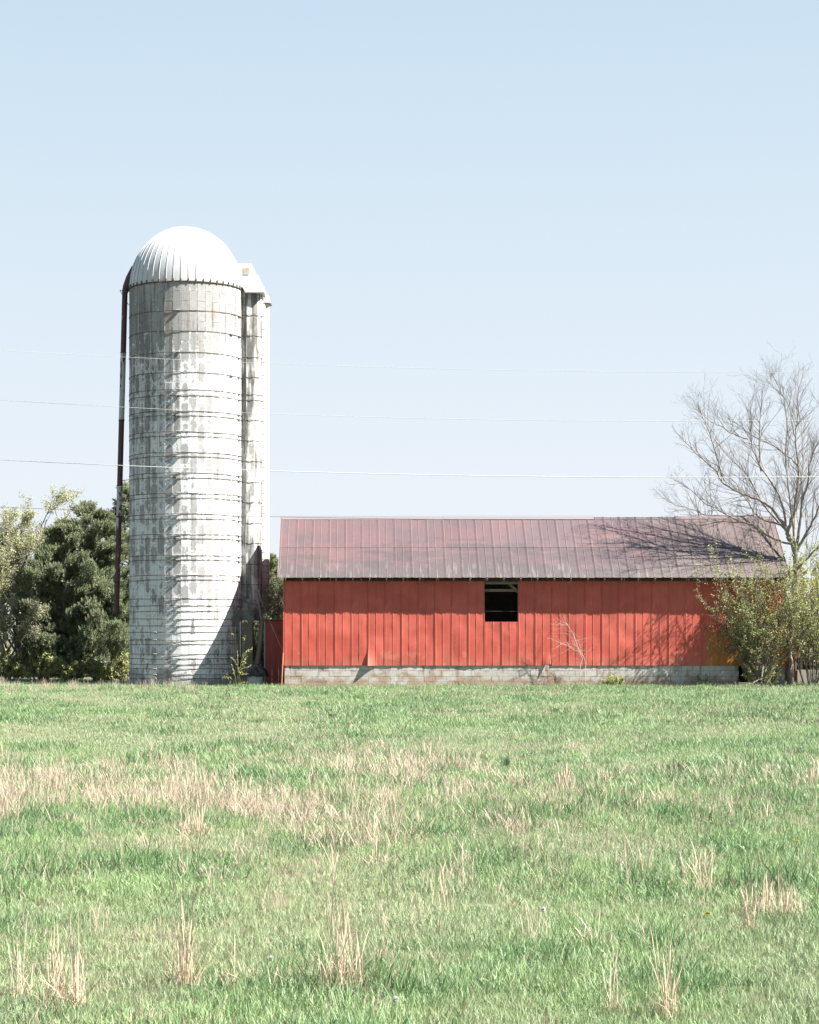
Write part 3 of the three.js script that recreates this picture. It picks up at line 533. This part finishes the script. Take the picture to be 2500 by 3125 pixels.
{ // brown twiggy weeds by the block wall
  const dry = mat(.30, .22, .15, .95), pale = mat(.55, .47, .40, .9);
  const weed = (name, label, px, py0, h, stems, spread, seed, m, up = .02, w = .006) => { const rng = rngOf(seed), b = P(px, 0, 74.7); b.y = 0; const L = new Limbs(), t = thing(name, label, 'weed', b); for (let k = 0; k < stems; k++) grow(L, rng, V((rng() - .5) * spread * .4, 0, (rng() - .5) * .1), V((rng() - .5) * spread / h * 1.4, 1, (rng() - .5) * .3), h * (.6 + .4 * rng()), w, 2, { seg: 6, wander: .3, up, rMin: .003, kids: 5, spread: .4, ratio: .4, first: .25 }); part('stems', L.geo(), m, t); };
  weed('dead_weed', 'brown dead weed at the block wall near the barn\'s left corner', 992, 0, .42, 6, .34, 441, dry);
  weed('dead_weed', 'bushy brown dead weed at the block wall right of the window', 1702, 0, .55, 16, .34, 443, dry);
  const rng = rngOf(447), b = P(1770, 0, 74.55); b.y = 0; const L = new Limbs(), t = thing('dry_sapling', 'pale bare sapling leaning left in front of the red wall', 'sapling', b);
  const stem = [[1768, 2097], [1772, 2030], [1778, 2010], [1764, 1975], [1750, 1935], [1735, 1912], [1728, 1900]].map(([x, y]) => P(x, y, 74.5).sub(b)); stem.forEach(p => p.z *= .2);
  L.tube(stem, stem.map((_, k) => lerp(.013, .004, k / 6)), 5);
  const stem2 = [[1786, 2097], [1786, 2050], [1788, 2025], [1775, 1990], [1752, 1985], [1735, 1970], [1697, 1958]].map(([x, y]) => P(x, y, 74.45).sub(b)); L.tube(stem2, stem2.map((_, k) => lerp(.013, .004, k / 6)), 5);
  for (const S of [stem, stem2]) for (let c = 0; c < 26; c++) { const f = .3 + .7 * rng(), k = Math.min(5, Math.floor(f * 6)), at = S[k].clone().lerp(S[k + 1], f * 6 - k); grow(L, rng, at, V((rng() - .65) * 1.2, rng() - .25, (rng() - .5) * .6),   .3 + .3 * rng(), .0035, 1, { seg: 4, wander: .3, up: .02, rMin: .0022, kids: 3, spread: .4, ratio: .5 }); }
  part('stems', L.geo(), pale, t);
}
{ // sprouting shrub at the foot of the silo: long wands beaded with buds
  const rng = rngOf(451), b = P(733, 0, 75.2); b.y = 0; const t = thing('budding_shrub', 'sparse shrub of bud-beaded yellow-green wands at the silo foot', 'shrub', b), L = new Limbs(), list = [];
  for (const pts of [[[733, 2090], [730, 2046], [718, 2020], [706, 2003]], [[733, 2060], [737, 2042], [760, 2035], [776, 2016]], [[732, 2050], [738, 2015], [750, 1993], [762, 1980]], [[733, 2052], [744, 2018], [760, 1992], [773, 1976]], [[726, 2090], [725, 2010], [722, 1970], [716, 1943], [707, 1933]], [[738, 2060], [740, 2010], [742, 1970], [746, 1940]], [[722, 2094], [716, 2056], [709, 2028]], [[720, 2094], [708, 2072], [692, 2066], [680, 2068]], [[730, 2040], [742, 2024], [744, 2020]], [[735, 2040], [750, 2022], [749, 2022]], [[736, 2050], [748, 2058], [758, 2056]], [[712, 2094], [700, 2075], [690, 2055]], [[728, 2095], [735, 2085], [760, 2082]]]) {
    const q = pts.map(([x, y], k) => { const p = P(x, y, 75.2).sub(b); p.z += (rng() - .5) * .3 * k; if (!k) p.y = Math.max(p.y, 0); return p; }), cv = new THREE.CatmullRomCurve3(q), W = cv.getPoints(12); L.tube(W, W.map((_, k) => lerp(.014, .006, k / 12)), 5);
    const n = Math.round(cv.getLength() * 34); for (let k = 0; k < n; k++) list.push([cv.getPoint(.2 + .8 * k / n).add(V(rng() - .5, rng() - .5, rng() - .5).multiplyScalar(.03)), randQ(rng), .7 + .6 * rng(), mul([.26, .29, .06], .7 + .6 * rng())]);
  }
  part('wands', L.geo(), mat(.20, .19, .07, .9), t); scatter('buds', leafGeo(.06, .035), leafMat(1, 1, 1, .3), list, t);
}
{ // tangled dry vine between silo and barn
  const rng = rngOf(461), b = P(846, 0, 77.4); b.y = 0; const t = thing('dry_vine_tangle', 'tangle of dry vines heaped above the lean-to roof', 'vine', b), L = new Limbs(), tips = [];
  for (let k = 0; k < 60; k++) grow(L, rng, V((rng() - .5) * .5, 2.2 + rng() * 1.0, -.2 - rng() * .8), V(rng() - .5, rng() - .2, rng() - .5), .8 + rng() * .6, .010, 2, { seg: 7, wander: .7, up: -.02, rMin: .004, kids: 4, spread: .5, ratio: .5, leafLevel: 1 }, tips);
  L.tube([V(-.1, 0, -.5), V(.0, 1.2, -.45), V(.05, 2.6, -.5), V(.0, 3.4, -.6)], [.06, .05, .04, .02], 6);
  part('stems', L.geo(), mat(.20, .165, .13, .95), t); scatter('leaves', leafGeo(.05, .03), leafMat(1, 1, 1, .3), leafScatter(rng, tips, 1800, .1, 1, [[.11, .12, .05], [.2, .17, .1], [.14, .16, .06]]), t);
}
{ // leaning dark trunk behind the tub
  const b = P(782, 0, 77.2); b.y = 0; const L = new Limbs(), q = [[782, 2097], [788, 2010], [797, 1940], [800, 1900], [792, 1850], [784, 1800]].map(([x, y]) => P(x, y, 77.2).sub(b)); q[0].y = 0;
  const t = thing('leaning_tree', 'dark leaning dead tree in the gap between silo and lean-to', 'tree', b); L.tube(q, [.11, .1, .09, .07, .05, .03], 7); part('trunk', L.geo(), darkBark, t); const L2 = new Limbs(); L2.tube([q[2], q[2].clone().add(V(.12, .5, -.1)), q[2].clone().add(V(.3, .9, -.2))], [.05, .035, .02], 6); part('branch', L2.geo(), darkBark, t);
}
// cedar sprays: a feather of many narrow scale-leaf faces
function sprayGeo(seed) {
  const rng = rngOf(seed), p = [], i = [];
  for (let k = 0; k < 26; k++) {
    const t = rng(), a = rng() * 6.28, r = .10 * (1 - t * .6), c = V(Math.cos(a) * r * rng(), t * .42, Math.sin(a) * r * rng()), d = V(Math.cos(a) * .6, .8, Math.sin(a) * .6).normalize(), s = V(rng() - .5, rng() - .5, rng() - .5).cross(d).normalize(), l = .10 + .07 * rng(), w = .016 + .012 * rng(), b = p.length / 3;
    for (const q of [c, c.clone().addScaledVector(d, l * .5).addScaledVector(s, w), c.clone().addScaledVector(d, l), c.clone().addScaledVector(d, l * .5).addScaledVector(s, -w)]) p.push(q.x, q.y, q.z);
    i.push(b, b + 1, b + 2, b, b + 2, b + 3);
  }
  const g = new THREE.BufferGeometry(); g.setAttribute('position', new THREE.Float32BufferAttribute(p, 3)); g.setIndex(i); g.computeVertexNormals(); return g;
}
const spray = sprayGeo(501);
function cedar(label, px, depth, h, radius, n, seed, tint = 1, low = .05, lean = 0) {
  const rng = rngOf(seed), b = P(px, 0, depth); b.y = 0; const t = thing('cedar_tree', label, 'tree', b, 'cedars left of the silo'), L = new Limbs(), list = [];
  const trunk = []; for (let k = 0; k <= 8; k++) trunk.push(V(lean * k / 8 + (rng() - .5) * .15, h * .94 * k / 8, (rng() - .5) * .15)); L.tube(trunk, trunk.map((_, k) => lerp(.17, .02, k / 8)), 7);
  const nb = Math.round(h * 15);
  for (let k = 0; k < nb; k++) {
    const f = low + (1 - low) * Math.pow((k + rng()) / nb, 1.0), a = rng() * 6.283, lob = .66 + .66 * noise(Math.cos(a) * 1.6 + 5, f * 5 + Math.sin(a) * 1.6, seed), R = radius * lob * (f < .3 ? .62 + 1.27 * f : Math.pow(Math.max(0, 1 - (f - .3) / .72), .72)) * (.72 + .36 * rng()) + .12;
    const st = V(lean * f, h * f * .96, 0), end = V(st.x + Math.cos(a) * R, st.y + R * (.12 + .45 * rng()), Math.sin(a) * R), mid = st.clone().lerp(end, .5); mid.y -= .05 * R;
    if (R > .35) L.tube([st, mid, end], [.03 + .01 * R, .02, .006], 4);
    const m = Math.round(n / nb * (.35 + R / radius));
    for (let s = 0; s < m; s++) {
      const q = Math.pow(rng(), .42), c = q < .5 ? st.clone().lerp(mid, q * 2) : mid.clone().lerp(end, q * 2 - 1), fat = .12 + .36 * R / radius * Math.sin(Math.PI * clamp(q * 1.1 - .12));
      c.add(V((rng() - .5) * fat * 2, (rng() - .4) * fat * 1.1, (rng() - .5) * fat * 2)); if (c.y < .05) c.y = .05 + rng() * .2;
      const dir = V(Math.cos(a) * .7 + (rng() - .5) * .9, .55 + (rng() - .3) * .8, Math.sin(a) * .7 + (rng() - .5) * .9).normalize();
      const col = mul(mix([.112, .150, .066], [.165, .185, .078], rng() * .8), tint * (.72 + .5 * rng())), brown = rng() < .05;
      list.push([c, new THREE.Quaternion().setFromUnitVectors(UP, dir), .38 + .40 * rng(), brown ? [.16, .12, .08] : col]);
    }
  }
  part('trunk', L.geo(), bark, t); scatter('crown', spray, leafMat(1, 1, 1, .45), list, t); return t;
}
cedar('broad dark cedar, the largest, nearest the silo on its left', 295, 86, 7.4, 2.5, 11000, 511, 1.0, .03, -.2);
cedar('dark cedar with a lower top, left of the largest cedar', 200, 84.8, 6.5, 1.95, 8000, 512, .95, .03);
cedar('tall narrow cedar rising right behind the silo edge', 398, 95, 9.0, 2.1, 7000, 513, 1.05, .05);
cedar('low rounded cedar bough mass in front of the taller cedars', 322, 84.2, 4.1, 1.9, 6200, 514, 1.08, .02);
cedar('small dark cedar at the far left of the cedars', 135, 84.4, 3.0, 1.25, 3000, 515, .9, .02);
cedar('cedar hidden behind the silo and showing beside the barn', 800, 92, 5.4, 2.2, 5200, 516, 1.15, .04);
cedar('low grey-green cedar behind the barn\'s left end', 868, 95, 5.0, 1.9, 3800, 517, 1.2, .04);
function leafyTree(label, px, depth, h, spread, leaves, seed, colors, leafSize, m, group, kids = 5) {
  const rng = rngOf(seed), b = P(px, 0, depth); b.y = 0; const t = thing('budding_tree', label, 'tree', b, group), L = new Limbs(), tips = [];
  grow(L, rng, V(0, -.05, 0), V((rng() - .5) * .1, 1, 0), h * .62, .13, 0, { seg: 6, wander: .12, up: .02, rMin: .04, kids: 0 });
  for (let k = 0; k < 15; k++) { const f = .12 + .5 * k / 15, a = rng() * 6.28; grow(L, rng, V(0, h * .62 * f * 1.5, 0), V(Math.cos(a) * spread / h * 2.2, 1, Math.sin(a) * spread / h * 2.2), h * (.52 - .22 * f) * (.8 + .4 * rng()), .055 * (1 - .5 * f), 3, { seg: 5, wander: .24, up: .03, rMin: .006, kids, spread: .36, ratio: .5, first: .25, leafLevel: 1 }, tips); }
  part('trunk_and_limbs', L.geo(), m, t); if (leaves) scatter('crown', leafGeo(leafSize, leafSize * .6), leafMat(1, 1, 1, .45), leafScatter(rng, tips, leaves, .28, 1, colors), t); return t;
}
const spring = [[.30, .31, .13], [.34, .345, .16], [.25, .265, .11], [.34, .33, .18]], haze = [[.29, .29, .15], [.33, .31, .18], [.24, .25, .13]];
leafyTree('pale yellow-green budding tree at the left edge of the photo', 52, 86.5, 7.9, 2.2, 34000, 601, spring, .068, bark, 'budding trees at the left');
leafyTree('budding tree half cut by the left edge, lower and greyer', -50, 86, 7.4, 2.2, 22000, 602, haze, .066, bark, 'budding trees at the left');
leafyTree('olive budding tree between the pale tree and the cedars', 122, 88, 6.9, 1.7, 20000, 603, spring, .066, bark, 'budding trees at the left');
leafyTree('slim nearly bare tree with pale catkins behind the cedar tops', 215, 97, 8.4, 1.2, 900, 604, [[.45, .42, .22]], .08, bark, 'budding trees at the left', 4);
leafyTree('low budding thicket tree under the pale tree at far left', 20, 84, 4.6, 2.0, 18000, 605, haze, .07, bark, 'budding trees at the left');
leafyTree('slim bare sapling poking above the barn ridge at the right', 2158, 92, 8.6, .8, 0, 606, spring, .08, bark, null, 3);
leafyTree('green budding tree filling the gap right of the barn', 2490, 84, 5.4, 1.7, 8000, 607, freshGreen, .09, bark, 'budding trees behind the right shed');
leafyTree('far budding tree past the right edge of the barn roof', 2570, 92, 6.4, 1.8, 5000, 608, spring, .09, bark, 'budding trees behind the right shed');
[[30, 84, 1.5, 'leafy undergrowth below the pale trees at the left edge'], [120, 83.6, 1.3, 'leafy undergrowth below the leftmost cedar'], [215, 83.4, 1.2, 'leafy undergrowth below the middle cedars'], [320, 83.2, 1.3, 'leafy undergrowth below the largest cedar'], [385, 83.4, 1.4, 'leafy undergrowth beside the silo\'s left foot']].forEach(([px, d, h, label], i) => shrub('leafy_shrub', label, px, d, 26, h, 1.5, 5200, 471 + i, 'undergrowth below the left trees', .085));
// far wood closing the horizon
{
  const g = tag(new THREE.Group(), 'far belt of budding woodland behind the farm', null, null, 'stuff'); g.name = 'far_woodland'; scene.add(g); const rng = rngOf(701), list = [];
  for (let k = 0; k < 30000; k++) { const a = -120 + 260 * rng(), d = 125 + 22 * rng(), h = (4.6 + 1.6 * fbm(a * .15, 2, 703) + 1.1 * noise(a * .7, 3, 704)) * Math.pow(rng(), .6); list.push([V(a, h * .95, -d), randQ(rng), 1 + rng(), mul(mix([.13, .15, .06], [.24, .22, .12], rng()), .7 + .5 * rng())]); }
  scatter('foliage', leafGeo(.34, .22), leafMat(1, 1, 1, .35), list, g);
}

// ---------------------------------------------------------------- pasture
function tuftGeo(seed, n, h, w, rad, lean, curve = .5, head = 0) {
  const rng = rngOf(seed), p = [], idx = [];
  for (let k = 0; k < n; k++) {
    const a = rng() * 6.283, rr = Math.sqrt(rng()) * rad, x = Math.cos(a) * rr, z = Math.sin(a) * rr, H = h * (.45 + .75 * rng()), la = rng() * 6.283, l = lean * (.2 + rng()), tx = Math.cos(la), tz = Math.sin(la), sa = rng() * 6.283, sx = Math.cos(sa), sz = Math.sin(sa), W = w * (.6 + .8 * rng()), b = p.length / 3;
    const at = t => [x + tx * l * H * (t * (1 - curve) + t * t * curve), H * t * (1 - .25 * l * t), z + tz * l * H * (t * (1 - curve) + t * t * curve)];
    const ts = [0, .4, .75, 1], ws = head ? [.6, .5, 1.1, .1] : [1, .9, .6, 0];
    ts.forEach((t, j) => { const c = at(t), q = W * ws[j] / 2; if (j < 3) p.push(c[0] - sx * q, c[1], c[2] - sz * q, c[0] + sx * q, c[1], c[2] + sz * q); else p.push(...c); });
    idx.push(b, b + 1, b + 3, b, b + 3, b + 2, b + 2, b + 3, b + 5, b + 2, b + 5, b + 4, b + 4, b + 5, b + 6);
  }
  const g = new THREE.BufferGeometry(); g.setAttribute('position', new THREE.Float32BufferAttribute(p, 3)); g.setIndex(idx); g.computeVertexNormals(); return g;
}
const inField = (x, z) => !(z < -74.95 && x > -2.6 && x < 15.9) && Math.hypot(x - SX, z - SZ) > SR + .02;
const straw = [.42, .335, .245];
{
  const rng = rngOf(801), g = tag(new THREE.Group(), 'short green pasture grass covering the whole field', null, null, 'stuff'); g.name = 'pasture_grass'; scene.add(g);
  const grassMat = leafMat(1, 1, 1, .5); grassMat.roughness = .62;
  for (const [d0, d1, dens, n, h, w, rad] of [[8.6, 14, 360, 18, .084, .0046, .10], [14, 24, 240, 18, .088, .0054, .12], [24, 42, 125, 22, .090, .0065, .15], [42, 80, 62, 24, .095, .0095, .20]]) {
    const geos = [[1, 1, 1, .75], [.7, .85, 1.75, .9], [.8, 1.4, .85, .5], [1.2, .75, .8, 1.3]].map(([a, b, e, l], k) => tuftGeo(810 + k + d0 * 7, Math.round(n * a), h * b, w * e, rad, l)), lists = geos.map(() => []);
    const xa = d => -(CX + 160) / F * d - 1.2, xb = d => (2500 - CX + 160) / F * d + 1.2, area = (xb(d0) - xa(d0) + xb(d1) - xa(d1)) / 2 * (d1 - d0), N = Math.round(area * dens);
    for (let k = 0; k < N; k++) {
      let d; do d = Math.sqrt(lerp(d0 * d0, d1 * d1, rng())); while (false); const x = lerp(xa(d), xb(d), rng()), z = -d; if (!inField(x, z)) continue;
      const lush = fbm(x * .55 + 40, z * .38, 821, 3), patch = fbm(x * 1.9, z * 1.2, 823, 3), dryness = fbm(x * .22 + 9, z * .16, 825, 3), r = rng();
      let c = mix([.232, .330, .140], [.140, .245, .088], smooth(.46, .70, patch)); c = mix(c, [.300, .358, .190], smooth(.5, .3, lush) * .8);
      if (r < .05 + (d > 22 ? .16 : .09) * smooth(.46, .64, dryness)) c = mul(straw, .75 + .3 * rng()); c = mul(c, .72 + .56 * rng());
      const s = (.62 + .45 * rng()) * (.72 + .62 * smooth(.35, .68, lush)) * (1 + .5 * smooth(.62, .72, patch));
      lists[k % 4].push([V(x, 0, z), new THREE.Quaternion().setFromAxisAngle(UP, rng() * 6.28), s, c]);
    }
    geos.forEach((q, k) => scatter('grass_tuft', q, grassMat, lists[k], g));
  }
}
const strawMat = leafMat(1, 1, 1, .15), strawGeos = [0, 1, 2, 3, 4].map(k => tuftGeo(840 + k, 18, .36, .0046, .12, .34, .5, 1)), lowStraw = [0, 1].map(k => tuftGeo(850 + k, 18, .17, .0052, .16, 1.0, .6));
const strawCol = rng => mul(mix([.40, .310, .230], [.47, .385, .30], rng()), .75 + .4 * rng());
{ // the wide belt of dry grass and the scattered remains of last year's stems
  const rng = rngOf(861), g = tag(new THREE.Group(), 'belt of tan dead grass across the middle of the field', null, null, 'stuff'); g.name = 'dry_grass_belt'; scene.add(g);
  const lists = strawGeos.map(() => []), low = lowStraw.map(() => []);
  for (let k = 0; k < 26000; k++) {
    const d = lerp(15, 34, rng()), px = lerp(-160, 2660, rng()), x = (px - CX) / F * d, z = -d;
    const belt = smooth(16.6, 20.5, d + (noise(x * .9, 5, 871) - .5) * 4) * smooth(31, 23, d + (noise(x * .7, 9, 872) - .5) * 7) * (smooth(1950, 1350, px + (d - 20) * 40) + .2), cl = fbm(x * .8, z * .5, 873, 2), cl2 = fbm(x * 2.6, z * 1.9, 875, 2);
    const want = .40 * belt * smooth(.44, .64, cl * .40 + cl2 * .60) + .03 * smooth(.56, .66, cl);
    if (rng() > want) continue;
    const c = strawCol(rng), q = new THREE.Quaternion().setFromAxisAngle(UP, rng() * 6.28);
    if (rng() < .26) lists[k % 5].push([V(x, 0, z), q, .55 + .55 * rng(), c]); else low[k % 2].push([V(x, 0, z), q, .7 + .6 * rng(), mul(c, .9)]);
  }
  for (let k = 0; k < 150; k++) { const d = lerp(55, 74.6, rng()), left = rng() < .75, px = left ? lerp(-100, 640, rng()) : lerp(-100, 2600, rng()), x = (px - CX) / F * d; if (!left && rng() < .5) continue; const dd = left ? lerp(66, 76.5, rng()) : d; const xx = (px - CX) / F * dd; if (!inField(xx, -dd)) continue; lists[k % 5].push([V(xx, 0, -dd), new THREE.Quaternion().setFromAxisAngle(UP, rng() * 6.28), (left ? .7 : .5) + .5 * rng(), mul(strawCol(rng), .85)]); }
  for (let k = 0; k < 110; k++) { const d = lerp(12, 50, rng() * rng()), px = lerp(-100, 2600, rng()), x = (px - CX) / F * d; lists[k % 5].push([V(x, 0, -d), new THREE.Quaternion().setFromAxisAngle(UP, rng() * 6.28), .35 + .35 * rng(), strawCol(rng)]); }
  for (let k = 0; k < 170; k++) { const wall = rng() < .75, a = rng() * 3.2 - 1.6, x = wall ? lerp(-2.6, 15.6, rng()) : SX + Math.sin(a) * (SR + .1), z = wall ? -74.9 + .25 * rng() : SZ + Math.cos(a) * (SR + .1); lists[k % 5].push([V(x, 0, z), new THREE.Quaternion().setFromAxisAngle(UP, rng() * 6.28), .35 + .45 * rng(), rng() < .5 ? mul(strawCol(rng), .8) : [.16, .22, .08]]); }
  strawGeos.forEach((q, k) => scatter('dead_stems', q, strawMat, lists[k], g)); lowStraw.forEach((q, k) => scatter('dead_thatch', q, strawMat, low[k], g));
}
// single clumps standing out in the foreground: [px, base py, height m, half width m, stems, lean, words]
[[62, 3040, .42, .05, 9, .10, 'thin tan grass clump nearest the lower left corner'],
 [172, 3065, .40, .07, 26, .14, 'thick tan grass clump, second from the lower left corner'],
 [240, 3070, .44, .04, 14, .06, 'narrow upright tan grass clump right of the thick lower-left one'],
 [567, 3010, .50, .06, 30, .10, 'tall dense tan grass clump left of the middle foreground'],
 [722, 3010, .30, .06, 8, .35, 'short splayed tan grass clump left of the tallest one'],
 [1045, 3030, .56, .09, 40, .12, 'tallest tan grass clump, in the centre foreground'],
 [1165, 2935, .26, .03, 5, .2, 'few tan stems right of the tallest clump'],
 [1170, 2640, .27, .09, 14, .2, 'pale tan tuft in the green above the centre'],
 [1790, 2890, .25, .08, 14, .4, 'fan-shaped tan tuft right of centre'],
 [1872, 3100, .42, .03, 7, .08, 'two-stemmed tan clump at the bottom, right of centre'],
 [2040, 3110, .44, .05, 18, .1, 'leaning tan clump with a plumed top at the bottom right'],
 [2148, 2730, .40, .06, 18, .16, 'upright tan clump with long stems in the right middle'],
 [2280, 2850, .36, .05, 14, .12, 'narrow tan clump left of the broad right-hand clump'],
 [2350, 2790, .30, .16, 60, .12, 'broad dense tan clump near the right edge'],
 [2425, 2810, .26, .10, 26, .14, 'tan clump at the right foot of the broad one'],
 [590, 2545, .30, .12, 44, .10, 'dense brushy tan clump at the front of the dry belt'],
 [2490, 2400, .33, .14, 36, .2, 'tan clump cut by the right edge of the photo'],
 [1715, 2420, .42, .10, 30, .08, 'lone tall tan clump right of the dry belt']].forEach(([px, py, h, half, n, lean, label], i) => {
  const d = groundDepth(py), b = P(px, 0, d); b.y = 0; const t = thing('dry_grass_clump', label, 'dry grass', b, 'dry grass clumps'), rng = rngOf(900 + i);
  const geo = mergeGeometries([tuftGeo(930 + i, Math.ceil(n * .8), h, .0048 * Math.max(1, d / 13), half * .9, lean * 1.5, .5, 1), tuftGeo(1030 + i, Math.ceil(n * 1.3), h * .66, .0042 * Math.max(1, d / 13), half * 1.2, lean * 3, .6, 1), tuftGeo(1130 + i, Math.ceil(n * .7), h * .4, .0045 * Math.max(1, d / 13), half * 1.7, 1.1, .7)]), col = new THREE.Color().setRGB(...mul(mix([.46, .355, .255], [.52, .425, .32], rng()), 1));
  const m = strawMat.clone(); m.color.copy(col); part('stems', geo, m, t);
  const m2 = strawMat.clone(); m2.color.setRGB(.36, .26, .17); part('dead_leaves', tuftGeo(960 + i, Math.ceil(n * 1.2), h * .36, .0050 * Math.max(1, d / 13), half * 1.6, 1.0, .6), m2, t);
});
// dandelions
[[612, 2655, 'clock', 'white dandelion seed head left of centre, the uppermost one'], [828, 2925, 'clock', 'white dandelion seed head left of the tallest tan clump'], [1208, 3050, 'clock', 'white dandelion seed head at the bottom centre'], [1658, 2775, 'clock', 'small white dandelion seed head right of centre'], [2445, 2280, 'clock', 'tiny far white dandelion seed head near the right edge'],
 [2160, 2790, 'bloom', 'yellow dandelion flower left of the broad tan clump'], [2434, 2570, 'bloom', 'small far yellow dandelion flower near the right edge']].forEach(([px, py, kind, label], i) => {
  const d = groundDepth(py + 30), b = P(px, 0, d); b.y = 0; const h = P(px, py, d).y, t = thing('dandelion', label, 'dandelion', b, 'dandelions'), L = new Limbs(), rng = rngOf(990 + i);
  L.tube([V(0, 0, 0), V(.008, h * .5, .004), V(0, h - .005, 0)], [.003, .0028, .0025], 5); part('stalk', L.geo(), mat(.22, .26, .10, .8), t);
  const gs = []; const n = kind === 'clock' ? 130 : 46;
  for (let k = 0; k < n; k++) { const q = kind === 'clock' ? V(rng() - .5, rng() - .5, rng() - .5).normalize() : V(rng() - .5, .18 + .3 * rng(), rng() - .5).normalize(); const g = leafGeo(kind === 'clock' ? .019 : .021, kind === 'clock' ? .009 : .009); g.applyQuaternion(new THREE.Quaternion().setFromUnitVectors(UP, q)); gs.push(g.translate(0, h, 0)); }
  part(kind === 'clock' ? 'seed_head' : 'petals', mergeGeometries(gs), kind === 'clock' ? leafMat(.62, .62, .60, .4) : mat(.72, .50, .02, .8), t);
});
[[1015, 2200, .20, 'dark broad-leaved weed in the far field below the barn\'s left end'], [1700, 2178, .16, 'small dark weed in the far field below the barn'], [2062, 2372, .22, 'dark broad-leaved weed right of the dry belt'], [1540, 2345, .2, 'bluish broad-leaved weed behind the dry belt']].forEach(([px, py, h, label], i) => {
  const d = groundDepth(py), b = P(px, 0, d); b.y = 0; const t = thing('field_weed', label, 'weed', b, 'weeds in the field');
  part('leaves', tuftGeo(1201 + i, 26, h, .016 + .0004 * d, .07, .8, .6), leafMat(.075, .13, .06, .3), t); part('shoots', tuftGeo(1221 + i, 8, h * 1.5, .006 + .0003 * d, .04, .3), leafMat(.12, .17, .07, .3), t);
});
{ // fallen branch by the right shrub
  const b = P(2295, 0, 73.9); b.y = 0; const L = new Limbs(); L.tube([V(-.35, .08, 0), V(0, .16, .05), V(.25, .30, 0), V(.5, .36, -.1)], [.03, .03, .025, .015], 6); L.tube([V(0, .16, .05), V(.05, .02, .2)], [.02, .012], 5);
  const t = thing('fallen_branch', 'pale fallen branch lying at the foot of the large shrub', 'branch', b); part('wood', L.geo(), mat(.42, .38, .34, .9), t);
}
renderer.render(scene, camera);
